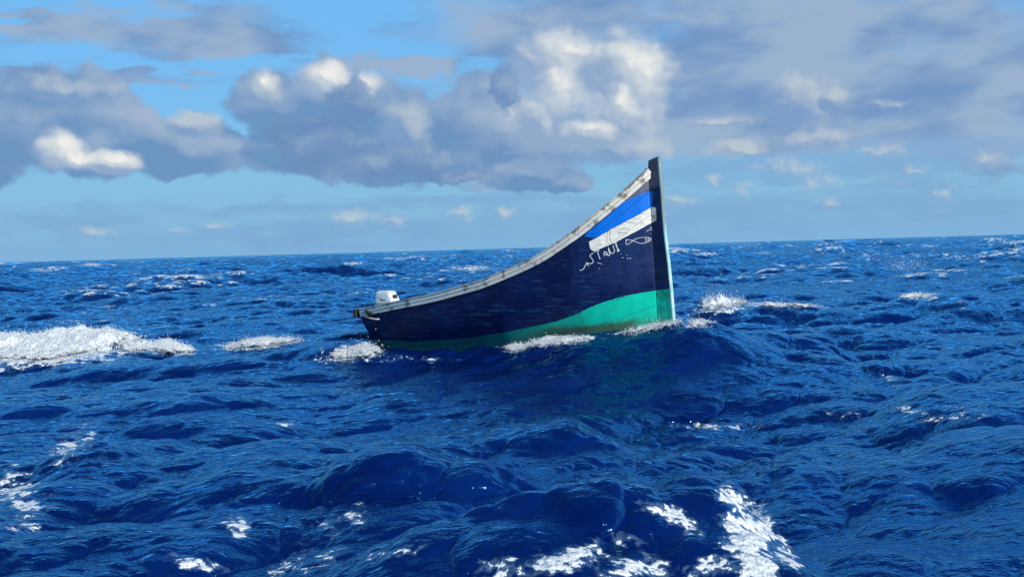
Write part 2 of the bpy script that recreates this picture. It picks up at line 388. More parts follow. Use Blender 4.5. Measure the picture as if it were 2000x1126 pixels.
def plain(name, c1, c2, rough=.6, scale=20, metal=0.0, bump=.3):
    m, q, b = new_mat(name)
    geo = q.node('ShaderNodeTexCoord').outputs['Object']; n = q.noise(geo, scale, 5, .6)
    q.put(b.inputs['Base Color'], q.mix(q.ss(n, .38, .66), c1, c2)); b.inputs['Roughness'].default_value = rough; b.inputs['Metallic'].default_value = metal
    bp = q.node('ShaderNodeBump'); bp.inputs['Strength'].default_value = bump; bp.inputs['Distance'].default_value = .004
    q.put(bp.inputs['Height'], n); q.l.new(bp.outputs[0], b.inputs['Normal'])
    return m
M_WHITE = worn_white('worn white paint')
M_CAP = worn_white('bare weathered rail', (0.50, 0.49, 0.43), .9)
M_WOOD = plain('inner wood', (0.16, 0.15, 0.12), (0.28, 0.27, 0.22))
M_DARK = plain('black rubber', (0.012, 0.012, 0.013), (0.035, 0.033, 0.03), .7)
M_ROPE = plain('faded rope', (0.55, 0.42, 0.40), (0.70, 0.62, 0.58), .8, 60)
M_COWL = plain('motor cowling', (0.52, 0.55, 0.58), (0.66, 0.67, 0.68), .35, 14, 0, .1)
M_MARK = plain('scratched paint marks', (0.55, 0.58, 0.60), (0.75, 0.76, 0.75), .7, 60)

# outer hull: one shell, both sides and keel
NT_, NS_ = 56, 260
ts = np.linspace(0, 1, NT_)**1.0
sl_s = np.linspace(0, 1, NS_)
verts = []
for s in sl_s:
    ring = [hull_pt(s, t, -1) for t in ts[::-1]] + [hull_pt(s, t, 1) for t in ts]
    verts += ring
verts = np.array(verts); nc = 2*NT_
f = grid_faces(NS_, nc)[:, ::-1]
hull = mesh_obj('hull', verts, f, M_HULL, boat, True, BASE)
near = verts.copy().reshape(NS_, nc, 3); near[:, :NT_] = near[:, :NT_-1:-1]      # far side takes the same paint layout
F = paint_fields(near.reshape(-1, 3))
def paint_attrs(o, V):
    F = paint_fields(V)
    for kk, vv in F.items(): add_attr(o, kk, vv)
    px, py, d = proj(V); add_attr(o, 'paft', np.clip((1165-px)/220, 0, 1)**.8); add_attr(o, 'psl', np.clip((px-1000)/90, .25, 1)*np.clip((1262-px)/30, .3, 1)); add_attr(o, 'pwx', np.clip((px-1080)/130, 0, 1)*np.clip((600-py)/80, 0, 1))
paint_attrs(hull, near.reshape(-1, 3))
add_attr(hull, 'pt', np.tile(np.concatenate([ts[::-1], ts]), NS_))
md = hull.modifiers.new('planking', 'SOLIDIFY'); md.thickness = .03; md.offset = -1

# transom
tv = [hull_pt(0, t, -1)+ax_f*.01 for t in ts[::-1]] + [hull_pt(0, t, 1)+ax_f*.01 for t in ts]
n_ = len(tv)
mb = MB(); mb.add(tv + [p+ax_f*.05 for p in tv], [tuple(range(n_)), tuple(range(2*n_-1, n_-1, -1))] + [(i+1, i, i+n_, i+1+n_) for i in range(n_-1)])
transom = mb.build('transom', M_HULL, boat, False, BASE)
paint_attrs(transom, np.array([p for p in mb.v]))

# stem post: flat plank on edge, wider at the foot
def stem_outline():
    # (aft px, aft py), (fore px, fore py) pairs from top to foot, all on the boat's centre plane
    rows = [((1266, 313.5), (1283.5, 305.5)), ((1265, 335), (1286, 340)), ((1268, 375), (1289.5, 375)), ((1271, 420), (1292.5, 420)), ((1274, 470), (1297.5, 470)), ((1277, 520), (1303.5, 520)),
            ((1277, 565), (1308, 565)), ((1275, 590), (1310, 590)), ((1264, 615), (1312, 615)), ((1250, 632), (1313, 632)), ((1240, 660), (1315, 660)), ((1240, 700), (1317, 700))]
    return rows
nplane = ax_s
p0 = bow.copy(); 
def on_centre(px, py, off=0.0):
    d = ray(px, py); o = p0 + nplane*off; t = ((o-EYE) @ nplane)/(d @ nplane); return EYE + d*t
TH = .040
rows = stem_outline()
near_s, far_s = [], []
def lerp_rows(rows, n):
    out = []
    for i in range(len(rows)-1):
        for j in range(n):
            k_ = j/n
            out.append(tuple(tuple(rows[i][a][b]*(1-k_)+rows[i+1][a][b]*k_ for b in (0, 1)) for a in (0, 1)))
    out.append(rows[-1]); return out
rr = lerp_rows(rows, 10)
NCOL = 7
sv = []
for a, b in rr:
    for j in range(NCOL):
        k_ = j/(NCOL-1); sv.append(on_centre(a[0]*(1-k_)+b[0]*k_, a[1]*(1-k_)+b[1]*k_, TH))
sv = np.array(sv); nv = len(sv)
fv = sv - ax_s*2*TH
fr = grid_faces(len(rr), NCOL)
fs = fr.tolist() + (fr[:, ::-1]+nv).tolist()
nr = len(rr)
for i in range(nr-1):
    for c_ in (0, NCOL-1):
        a, b = i*NCOL+c_, (i+1)*NCOL+c_
        fs.append((a, b, b+nv, a+nv) if c_ == 0 else (b, a, a+nv, b+nv))
for j in range(NCOL-1): fs.append((j+1, j, j+nv, j+1+nv))
M_STEM = paint_material('stem paint')
stem = mesh_obj('stem_post', np.vstack([sv, fv]), fs, M_STEM, boat, False, BASE)
paint_attrs(stem, np.vstack([sv, sv]))
bv = stem.modifiers.new('bevel', 'BEVEL'); bv.width = .006; bv.segments = 2; bv.limit_method = 'ANGLE'
# pale metal strip down the leading edge of the stem
def stemband():
    m, q, b = new_mat('pale stem band')
    geo = q.node('ShaderNodeTexCoord').outputs['Object']; n1 = q.noise(q.vm('MULTIPLY', geo, (1, 1, .4)), 14, 6, .65)
    z = q.sep(geo)[2]
    c = q.mix(q.ss(n1, .40, .62), (0.24, 0.52, 0.52), (0.42, 0.64, 0.62))
    c = q.mix(q.ss(q.m('ADD', z, q.m('MULTIPLY', n1, 1.2)), 2.45, 2.75), c, (0.20, 0.26, 0.28))
    c = q.mix(q.m('MULTIPLY', q.ss(n1, .60, .66), .8), c, (0.6, 0.62, 0.6))
    q.put(b.inputs['Base Color'], c); b.inputs['Roughness'].default_value = .5
    return m
bvv = []
for a, b in rr[1:]:
    e = on_centre(b[0], b[1], TH) - ax_s*TH
    for off, fw in ((TH+.001, .002), (TH+.001, .02), (-TH-.001, .02), (-TH-.001, .002)):
        bvv.append(e + ax_s*off + ax_f*fw)
nb = len(rr)-1; fs = []
for i in range(nb-1):
    for k_ in range(4):
        k2 = (k_+1) % 4; fs.append((i*4+k_, (i+1)*4+k_, (i+1)*4+k2, i*4+k2))
fs += [(0, 1, 2, 3), tuple((nb-1)*4+k_ for k_ in (3, 2, 1, 0))]
mesh_obj('stem_band', bvv, fs, stemband(), stem, False, BASE)

# rails: rubbing strake (two boards) and cap on each side
def rail(side):
    mo = MB(); mc = MB()
    S_ = np.linspace(0.012, 1.0, 120)
    def sect(profile, target, s_list, extra=0.0):
        rings = []
        for s in s_list:
            p = hull_pt(s, 1.0, side)
            q2 = hull_pt(min(s+.01, 1), 1.0, side); q1 = hull_pt(max(s-.01, 0), 1.0, side)
            t = q2-q1; t /= np.linalg.norm(t)
            out = np.cross(t, ax_u)*(1 if side > 0 else -1); out[2] = 0; out /= np.linalg.norm(out)
            dn = np.cross(out, t)*(1 if side > 0 else -1)
            if dn[2] > 0: dn = -dn
            rings.append([p + out*o_ + dn*d_ for o_, d_ in profile])
        n = len(profile); vs = [v for r in rings for v in r]; fs = []
        for i in range(len(rings)-1):
            for k_ in range(n):
                k2 = (k_+1) % n
                fs.append((i*n+k_, (i+1)*n+k_, (i+1)*n+k2, i*n+k2) if side > 0 else (i*n+k2, (i+1)*n+k2, (i+1)*n+k_, i*n+k_))
        fs.append(tuple(range(n))); fs.append(tuple((len(rings)-1)*n + k_ for k_ in range(n))[::-1])
        target.add(vs, fs)
    sect([(-.005, .010), (.040, .010), (.042, .068), (-.005, .068)], mo, S_)
    sect([(-.005, .072), (.033, .072), (.031, .132), (-.005, .132)], mo, S_)
    sect([(-.085, -.018), (.050, -.018), (.052, .008), (-.085, .008)], mc, S_)
    a = mo.build('rubbing_strake', M_WHITE, boat, False, BASE, .004)
    b = mc.build('gunwale', M_CAP, boat, False, BASE, .004)
rail(1); rail(-1)
# thwarts, floor, ribs
zfl = lambda s: float(np.interp(s, SS, z_wl))+.10
def width_at(s, z):
    zs = np.interp(s, SS, z_sh); zk = np.interp(s, SS, z_kl); t = (z-zk)/(zs-zk); return max(float(bsheer(s))*float(sec_w(s, t))-.05, .02)
mb = MB(); fsx = np.linspace(.03, .93, 40); vs = []
for s in fsx:
    z = zfl(s); w = width_at(s, z)
    c_ = bow + ax_f*((s-1)*BL - rake(s)*(z-zref)); c_[2] = z
    vs += [c_+ax_s*w, c_-ax_s*w]
mb.add(vs, [(2*i, 2*i+2, 2*i+3, 2*i+1) for i in range(len(fsx)-1)])
mb.build('floor_boards', M_WOOD, boat, False, BASE)
AX = np.array([ax_f, ax_s, ax_u])
for s in (.22, .45, .66):
    z = float(np.interp(s, SS, z_sh))-.22; w = width_at(s, z)
    c_ = bow + ax_f*((s-1)*BL); c_[2] = z
    mb = MB(); mb.box(c_, AX, .13, w, .018); mb.build('thwart', M_WOOD, boat, False, BASE, .004)
for s in np.linspace(.1, .9, 12):
    for side in (1, -1):
        mb = MB(); mb.tube([hull_pt(s, t, side, .045) for t in np.linspace(.45, .97, 8)], .02, 6)
        mb.build('rib', M_WOOD, boat, False, BASE)

# stern corner: black fender block, scrap and rope
c0 = hull_pt(0.0, 1.0, 1)
def boatp(s, z, w): 
    p = bow + ax_f*((s-1)*BL); p = p + ax_s*w; p[2] = z; return p
zs0 = float(z_sh[0])
mb = MB(); mb.box(c0 - ax_f*.035 + ax_s*.0 - ax_u*.065, AX, .045, .075, .085, .9); mb.build('corner_fender', M_DARK, boat, False, BASE, .015)
mb = MB()
def surf(px, py, off=.012):
    """first hit of the sight line on the starboard skin (search over stations)"""
    best = None
    for s in np.linspace(0, 1, 121):
        lo, hi = 0.0, 1.0
        for _ in range(18):
            mid = (lo+hi)/2; x_, y_, _d = proj(hull_pt(s, mid, 1))
            if y_ > py: lo = mid
            else: hi = mid
        x_, y_, _d = proj(hull_pt(s, lo, 1)); e = abs(x_-px)
        if best is None or e < best[0]: best = (e, s, lo)
    s0 = best[1]
    for _ in range(12):      # refine in s
        for ds in (-.004, .004, -.001, .001, -.0003, .0003):
            s = min(max(s0+ds, 0), 1); lo, hi = 0.0, 1.0
            for _k in range(18):
                mid = (lo+hi)/2; x_, y_, _d = proj(hull_pt(s, mid, 1))
                if y_ > py: lo = mid
                else: hi = mid
            x_, y_, _d = proj(hull_pt(s, lo, 1)); e = abs(x_-px)
            if e < best[0]: best = (e, s, lo)
        s0 = best[1]
    s, t = best[1], best[2]
    p = hull_pt(s, t, 1)
    a = hull_pt(min(s+.004, 1), t, 1)-hull_pt(max(s-.004, 0), t, 1); b = hull_pt(s, min(t+.01, 1), 1)-hull_pt(s, max(t-.01, 0), 1)
    n = np.cross(a, b); n /= np.linalg.norm(n)
    if n @ (EYE-p) < 0: n = -n
    return p + n*off, n
rp = [surf(*q_)[0] + ax_s*.02 for q_ in ((709, 611), (713, 615.5), (720, 618.5), (728, 621), (736, 622.8), (743, 622.3))]
mb.tube(rp, [.012, .020, .020, .018, .018, .013], 8); mb.build('rope_end', M_ROPE, boat, True, BASE)
mb = MB(); rp = [surf(*q_)[0] + ax_s*.02 for q_ in ((717, 606), (722, 610), (728, 612.5), (734, 612))]
mb.tube(rp, [.03, .045, .04, .02], 8); mb.build('dark_rag', M_DARK, boat, True, BASE)
mb = MB()
for (a, b, r_) in (((1100, 464), (1126, 448), .022), ((1096, 468), (1112, 458), .026), ((1118, 453), (1134, 443), .016)):
    pts = []
    for k_ in np.linspace(0, 1, 7):
        p, n = surf(a[0]*(1-k_)+b[0]*k_, a[1]*(1-k_)+b[1]*k_+6, 0.0); pts.append(p - ax_s*.05 + ax_u*(.055+.012*math.sin(k_*9)))
    mb.tube(pts, [r_*(.5+.5*math.sin(math.pi*(.1+.8*k_))) for k_ in np.linspace(0, 1, 7)], 7)
mb.build('dark_rag', M_DARK, boat, True, BASE)
M_WEED = plain('dried weed', (0.05, 0.04, 0.02), (0.13, 0.10, 0.05), .8, 50)
for (x_, y_, l_) in ((868, 568, .35), (900, 559, .5), (832, 578, .12), (1050, 499, .25), (945, 549, .1)):
    p, n = surf(x_, y_+6, 0); pts = [p - ax_s*.06 + ax_f*(k_-.5)*l_ + ax_u*(.045+random.uniform(0, .012)+ (k_-.5)*l_*.25) for k_ in np.linspace(0, 1, 6)]
    mb = MB(); mb.tube(pts, [.006, .014, .018, .014, .016, .005], 6)
    mb.build('dried_weed', M_WEED, boat, True, BASE)

# scratched writing on the bow: strokes laid on the planking as thin raised paint
def z2(x, y): return (1080+x/7.036, 430+y/7.036)
STROKES = [
 (1.5, [(368, 684), (400, 684), (425, 660), (450, 610), (480, 590), (520, 598), (550, 580), (555, 550), (530, 520), (512, 500), (512, 480), (530, 462), (555, 450)]),
 (1.2, [(452, 580), (476, 600), (490, 628)]), (1.2, [(470, 578), (476, 612)]),
 (1.5, [(560, 430), (600, 425), (640, 412)]), (1.5, [(612, 432), (628, 480), (648, 536)]),
 (1.5, [(738, 440), (712, 428), (698, 462), (705, 482), (728, 470), (745, 440), (740, 470), (768, 486), (785, 470), (768, 420), (762, 372), (775, 400), (790, 440), (812, 458), (840, 445), (848, 410), (830, 370), (828, 345)]),
 (1.2, [(835, 315), (885, 300)]), (2.6, [(862, 318), (876, 360), (905, 425)]), (1.8, [(880, 430), (915, 408)]),
 (1.0, [(1010, 268), (1000, 300), (1008, 335), (1050, 320), (1090, 285), (1130, 255), (1190, 240), (1250, 235), (1310, 236), (1345, 255), (1340, 280), (1300, 298), (1250, 315), (1200, 318), (1150, 300), (1090, 275), (1040, 268), (1000, 265)]),
 (.9, [(1262, 248), (1280, 268), (1268, 300)]), (.9, [(1300, 240), (1325, 262), (1300, 290)]), (.8, [(1284, 262), (1296, 272), (1284, 275)]),
 (.9, [(610, 585), (650, 588), (680, 605)]), (1.0, [(632, 660), (645, 668)]),
 (.8, [(1285, 152), (1320, 130), (1360, 125)]), (.8, [(1330, 100), (1370, 98)]), (1.4, [(1055, 518), (1068, 524)]), (1.0, [(1020, 512), (1032, 530)]), (.8, [(940, 515), (968, 512)]), (.8, [(930, 460), (940, 470)]), (.7, [(1005, 470), (1018, 478)]),
]
SCR2 = [(.45, [(752, 160), (742, 240), (738, 320)]), (.45, [(785, 140), (780, 200), (792, 290)]), (.5, [(900, 175), (980, 172), (1035, 178)]), (.45, [(890, 130), (960, 110), (1040, 98)])]
def ribbon(mb, pts, wpx, mat_off=.0025):
    # densify then place on the skin
    dense = []
    for i in range(len(pts)-1):
        for k_ in np.linspace(0, 1, 4)[:-1]:
            dense.append((pts[i][0]*(1-k_)+pts[i+1][0]*k_, pts[i][1]*(1-k_)+pts[i+1][1]*k_))
    dense.append(pts[-1])
    P3 = [surf(*z2(*d_), mat_off+.001) for d_ in dense]
    hw = wpx*8.3e-3/2; vs = []
    for i, (p, n) in enumerate(P3):
        t = P3[min(i+1, len(P3)-1)][0]-P3[max(i-1, 0)][0]; t /= np.linalg.norm(t)+1e-9
        b = np.cross(n, t); w = hw*random.uniform(.7, 1.2)
        vs += [p+b*w, p-b*w, p-b*w-n*.003, p+b*w-n*.003]
    fs = []
    for i in range(len(P3)-1):
        for k_ in range(4):
            k2 = (k_+1) % 4; fs.append((i*4+k_, i*4+k2, (i+1)*4+k2, (i+1)*4+k_))
    mb.add(vs, fs)
mb = MB()
for w, pts in STROKES: ribbon(mb, pts, w)
mb.build('painted_lettering', M_MARK, boat, False, BASE)
for w, pts in SCR2:
    mb = MB(); ribbon(mb, pts, w); mb.build('scratch', M_DARK, boat, False, BASE)

# ------------------------------------------------------------------ outboard motor (clamped on the transom: part of the boat)
motor = bpy.data.objects.new('outboard_motor', None); COL.objects.link(motor); motor.parent = boat
def centre_z(px, py, s, w=0.0):
    z = zs0
    for _ in range(20):
        p = boatp(s, z, w); x_, y_, d_ = proj(p); z += (py-y_)*-d_/FPX*-1*.8 if False else (y_-py)*d_/FPX*.8
    return z
mpos = None
for s in np.linspace(-.12, .12, 97):
    z = centre_z(757, 590, s); x_, y_, _d = proj(boatp(s, z, 0))
    if mpos is None or abs(x_-757) < mpos[0]: mpos = (abs(x_-757), s, z)
s_m, z_m = mpos[1], mpos[2]
mc = boatp(s_m, z_m, 0); motor.location = mc-BASE
def loft(mb, secs, n=28):
    """rounded sections: (z, x centre, half length, half width, corner power)"""
    vs = []
    for (z, xc, hl, hw, pw) in [tuple(a*(.9 if i_ < 4 else 1) for i_, a in enumerate(s_)) for s_ in secs]:
        for k_ in range(n):
            a = 2*math.pi*k_/n; ca, sa = math.cos(a), math.sin(a)
            vs.append(mc + ax_f*(xc + hl*math.copysign(abs(ca)**(2/pw), ca)) + ax_s*(hw*math.copysign(abs(sa)**(2/pw), sa)) + ax_u*z)
    fs = []
    for i in range(len(secs)-1):
        for k_ in range(n): fs.append((i*n+k_, i*n+(k_+1) % n, (i+1)*n+(k_+1) % n, (i+1)*n+k_))
    fs.append(tuple(range(n))[::-1]); fs.append(tuple((len(secs)-1)*n+k_ for k_ in range(n)))
    mb.add(vs, fs)
mb = MB(); loft(mb, [(-.06, .01, .25, .155, 9), (.0, .01, .245, .155, 9), (.09, -.01, .22, .15, 8), (.17, -.03, .19, .142, 8), (.215, -.035, .175, .134, 7), (.236, -.04, .155, .12, 6), (.245, -.045, .12, .09, 5)])
mb.build('cowling', M_COWL, motor, True, mc)
mb = MB(); loft(mb, [(-.19, -.06, .20, .13, 5), (-.16, -.07, .22, .155, 6), (-.068, -.07, .23, .158, 6), (-.062, -.07, .20, .14, 5)]); mb.build('lower_pan', M_COWL, motor, True, mc)
mb = MB(); loft(mb, [(-.9, -.05, .09, .05, 2.5), (-.5, -.05, .10, .05, 2.5), (-.19, -.05, .12, .08, 3)]); mb.build('leg', plain('motor leg', (.2, .22, .24), (.3, .32, .34), .4), motor, True, mc)
mb = MB(); mb.box(mc+ax_f*.190+ax_u*.110, AX, .006, .055, .035); mb.build('front_vent', M_DARK, motor, False, mc)
mb = MB(); mb.box(mc+ax_f*.0+ax_s*.136+ax_u*.05, AX, .055, .004, .008); mb.box(mc-ax_f*.04+ax_s*.136+ax_u*.061, AX, .016, .004, .012); mb.build('side_latch', M_DARK, motor, False, mc)
mb = MB(); mb.box(mc-ax_f*.115+ax_s*.133+ax_u*.09, AX, .012, .003, .004); mb.box(mc-ax_f*.075+ax_s*.133+ax_u*.094, AX, .016, .003, .004); mb.build('side_marks', M_DARK, motor, False, mc)
mb = MB(); mb.box(mc+ax_f*.16-ax_u*.13, AX, .09, .10, .05); mb.build('clamp_bracket', M_DARK, motor, False, mc, .01)
mb = MB(); mb.tube([mc+ax_f*.2-ax_u*.09, mc+ax_f*.42-ax_u*.09+ax_s*.02, mc+ax_f*.5-ax_u*.085+ax_s*.03], [.018, .018, .022], 8); mb.build('tiller', M_DARK, motor, True, mc)

# ------------------------------------------------------------------ the sea
def tile(N, L, lmin, lmax, slope, wdir, spread, seed):
    r = np.random.default_rng(seed)
    kx = 2*np.pi*np.fft.fftfreq(N, L/N); KX, KY = np.meshgrid(kx, kx, indexing='ij'); K = np.hypot(KX, KY); K[0, 0] = 1
    th = np.arctan2(KY, KX)-wdir; D = np.abs(np.cos(th))**spread + .06
    lam = 2*np.pi/K
    band = 1/(1+(lmin/lam)**8)/(1+(lam/lmax)**8)
    A = K**-2.0*np.sqrt(D)*band; A[0, 0] = 0
    H = A*(r.standard_normal((N, N))+1j*r.standard_normal((N, N)))
    f = lambda X: np.real(np.fft.ifft2(X))
    h = f(H); sx = f(1j*KX*H); sy = f(1j*KY*H); dx = f(-1j*KX/K*H); dy = f(-1j*KY/K*H)
    jx = f(KX*KX/K*H); jy = f(KY*KY/K*H)
    sc = slope/math.sqrt((sx**2+sy**2).mean())
    return dict(L=L, N=N, h=h*sc, dx=dx*sc, dy=dy*sc, j=(jx+jy)*sc)
WD = math.atan2(-.93, .36)
B1 = tile(512, 173.0, 9, 40, .085, WD, 4, 1)
B2 = tile(512, 41.0, 2.0, 9, .132, WD+.15, 3, 2)
B3 = tile(512, 11.3, .45, 2.0, .215, WD-.2, 2.0, 3)
B4 = tile(512, 3.1, .08, .45, .17, WD+.3, 1.6, 4)
def samp(T, x, y, rot, keys=('h', 'dx', 'dy', 'j')):
    c, s = math.cos(rot), math.sin(rot)
    u = ((x*c+y*s)/T['L']*T['N']); v = ((-x*s+y*c)/T['L']*T['N'])
    i = np.floor(u).astype(int); j = np.floor(v).astype(int); fu = u-i; fv = v-j; N = T['N']
    i0, i1, j0, j1 = i % N, (i+1) % N, j % N, (j+1) % N
    o = []
    for k_ in keys:
        a = T[k_]; o.append(a[i0, j0]*(1-fu)*(1-fv)+a[i1, j0]*fu*(1-fv)+a[i0, j1]*(1-fu)*fv+a[i1, j1]*fu*fv)
    if 'dx' in keys:
        ix = keys.index('dx'); dx, dy = o[ix], o[ix+1]; o[ix] = dx*c-dy*s; o[ix+1] = dx*s+dy*c
    return o
# hand placed waves: crest line in photo pixels, crest height, front / back half-widths (m)
RIDGES = [
 ([(860, 990), (1000, 955), (1140, 925), (1300, 935), (1400, 930), (1450, 965), (1510, 1020), (1580, 1110), (1640, 1200)], .62, .85, .40),
 ([(1560, 1075), (1640, 1045), (1800, 1033), (2000, 1042), (2300, 1050)], .22, .8, .8),
 ([(960, 822), (1050, 806), (1100, 806), (1160, 836), (1240, 858), (1350, 875)], .34, 1.3, .9),
 ([(1440, 900), (1530, 876), (1640, 878), (1760, 895), (1900, 890)], .22, 1.0, .9),
 ([(1330, 650), (1400, 632), (1480, 630), (1560, 640), (1650, 672), (1740, 705)], .55, 1.9, 1.5),
 ([(1340, 608), (1400, 597), (1500, 592), (1620, 597), (1760, 588), (1900, 576), (2100, 570)], .42, 1.6, 1.6),
 ([(-200, 690), (0, 668), (120, 655), (230, 658), (300, 672), (400, 688)], .50, 1.3, 1.2),
 ([(420, 688), (500, 676), (600, 668), (690, 664), (740, 672)], .30, 1.3, 1.2),
 ([(230, 800), (300, 775), (380, 766), (470, 785), (540, 800)], .26, 1.2, 1.0),
 ([(60, 930), (140, 892), (190, 882), (270, 905), (330, 930)], .28, .8, .7),
 ([(560, 960), (640, 932), (740, 920), (860, 940), (960, 960)], .30, .9, .7),
 ([(780, 735), (860, 716), (950, 735)], .16, 1.1, 1.1),
 ([(900, 590), (1000, 575), (1120, 590)], .1, 2, 2),
 ([(1900, 765), (1980, 760), (2100, 780)], .25, 1.3, 1.2),
 ([(1180, 870), (1280, 868), (1380, 880)], .12, .8, .8),
]
TROUGH = [((1200, 712), .30, 2.2), ((1700, 1100), .26, 1.6), ((1200, 850), .10, 1.3), ((1450, 800), .20, 2.2), ((250, 1000), .10, 1.6), ((700, 820), .08, 2.2), ((1150, 1110), .05, 1.0)]
RW = []
def smooth(v, n=17):
    kk = np.exp(-np.linspace(-2, 2, 2*n+1)**2); kk /= kk.sum()
    return np.convolve(np.concatenate([np.full(n, v[0]), v, np.full(n, v[-1])]), kk, 'valid')
for pts, A, wf_, wb_ in RIDGES:
    pts = np.array(pts, float); hz = 512-.0275*pts[:, 0]; k_ = np.argmin(pts[:, 1]-hz)
    D0 = on_plane(pts[k_, 0], pts[k_, 1], A)[1]; x0_ = on_plane(pts[k_, 0], pts[k_, 1], A)[0]
    X_, Z_ = [], []
    for px, py in pts:
        d = ray(px, py); yy = D0
        for _ in range(4): xx = d[0]/d[1]*yy; yy = D0+.18*(xx-x0_)
        X_.append(xx); Z_.append(EYE[2]+d[2]/d[1]*yy)
    xs = np.linspace(X_[0]-1.5, X_[-1]+1.5, 241); zs_ = np.interp(xs, X_, Z_)
    tp = np.clip((xs-xs[0])/1.7, 0, 1)*np.clip((xs[-1]-xs)/1.7, 0, 1); tp = tp*tp*(3-2*tp)
    RW.append((xs, D0+.18*(xs-x0_)+.12*np.sin(xs*1.3+A*30)*min(1, D0/15), smooth(np.maximum(zs_, 0)*tp, 9), wf_, wb_))
TW = [(on_plane(p[0], p[1], 0)[:2], a, w) for p, a, w in TROUGH]
def big(x, y):
    z = np.zeros_like(x)
    for xs, ys, zc, wf_, wb_ in RW:
        m = (x > xs[0]) & (x < xs[-1]) & (y > ys.min()-6) & (y < ys.max()+6)
        if not m.any(): continue
        X, Y = x[m], y[m]
        d = Y-np.interp(X, xs, ys)
        wd = wf_+(wb_-wf_)*(.5+.5*np.tanh(d/.3))
        r_ = np.sqrt((d/wd)**2+.004)
        prof = np.exp(-r_**2*.7)*.6+.4*np.exp(-r_*1.5)*1.07
        z[m] += np.interp(X, xs, zc)*prof
    for c_, a, w in TW: z -= a*np.exp(-((x-c_[0])**2+(y-c_[1])**2)/w**2)
    return z
wl_pts = []
for s in np.linspace(0, 1, 31):
    z = float(np.interp(s, SS, z_wl)); b = float(bsheer(s))*.80
    for sd in (1, -1):
        p = bow + ax_f*((s-1)*BL - rake(s)*(z-zref)) + ax_s*b*sd; wl_pts.append((p[0], p[1], z))
for fx, z in ((.35, .76), ):
    p = bow+ax_f*fx; wl_pts.append((p[0], p[1], float(z_wl[-1])))
wl_pts = np.array(wl_pts)
def surface(x, y):
    r = np.hypot(x, y)
    fade = lambda T, k_: np.clip(1.6 - r*k_, 0, 1)
    near = np.clip((r-30)/40, 0, 1)
    h1, dx1, dy1, j1 = samp(B1, x, y, .3); h2, dx2, dy2, j2 = samp(B2, x, y, -.2)
    h3, dx3, dy3, j3 = samp(B3, x, y, .45); h4, dx4, dy4, j4 = samp(B4, x, y, 0.1)
    f1 = .30+1.5*near; f2 = .80+.20*near; f3 = np.clip(2.-r/250, 0, 1); f4 = np.clip(2-r/35, 0, 1)
    # gusts: fine ripples vary over the surface
    gust = .78+.55*np.clip((samp(B2, x*.35+7, y*.35, .8, ('h',))[0])/.1+.5, 0, 1)
    f4 = f4*gust; f3 = f3*(.6+.4*gust)
    z = big(x, y)
    zb = z + f1*h1 + f2*h2 + f3*h3 + f4*h4
    ch = 1.25; c4 = 1.95
    X = x + ch*(f1*dx1+f2*dx2)+c4*(f3*dx3*.85+f4*dx4); Y = y + ch*(f1*dy1+f2*dy2)+c4*(f3*dy3*.85+f4*dy4)
    J = f1*j1+f2*j2+f3*j3
    return X, Y, zb, J
# grid in (azimuth, distance)
a1 = np.tan(np.radians(np.linspace(-28, 28, 1150)))
azs = np.concatenate([np.radians(np.linspace(-100, -28.3, 110)), np.arctan(a1), np.radians(np.linspace(28.3, 100, 110))])
rd = [4.6]
while rd[-1] < 26000:
    d = rd[-1]; rd.append(d*(1+ (.0021 if d < 26 else .0036 if d < 120 else .0052 if d < 700 else .03)))
rd = np.array(rd)
RR, AA = np.meshgrid(rd, azs, indexing='ij')
x0 = (RR*np.sin(AA)).ravel(); y0 = (RR*np.cos(AA)).ravel()
X, Y, Z, J = surface(x0, y0)
# settle the surface against the hull
cx, cy = wl_pts[:, 0].mean(), wl_pts[:, 1].mean()
m = (np.abs(X-cx) < 6.5) & (np.abs(Y-cy) < 6.5)
Xs, Ys = X[m], Y[m]
from mathutils.kdtree import KDTree
idx = np.nonzero(m)[0]; kd = KDTree(len(idx))
for i_, (a, b) in enumerate(zip(Xs, Ys)): kd.insert((a, b, 0), i_)
kd.balance()
res = []
for (px_, py_, pz_) in wl_pts:
    near_ = kd.find_n((px_, py_, 0), 60); res.append(pz_-np.mean([Z[idx[i_]] for _, i_, _ in near_]))
W = np.zeros(len(Xs)); V_ = np.zeros(len(Xs)); WM = np.zeros(len(Xs))
for (px_, py_, pz_), r_ in zip(wl_pts, res):
    d2 = (Xs-px_)**2+(Ys-py_)**2; w = np.exp(-d2/.5**2)+1e-12+.02*np.exp(-d2/2.0**2); W += w; V_ += w*r_; WM = np.maximum(WM, np.exp(-d2/1.5**2))
Z[m] += V_/W*WM
P3 = np.stack([X, Y, Z], -1)
pxv, pyv, dep = proj(P3); front = dep > 0
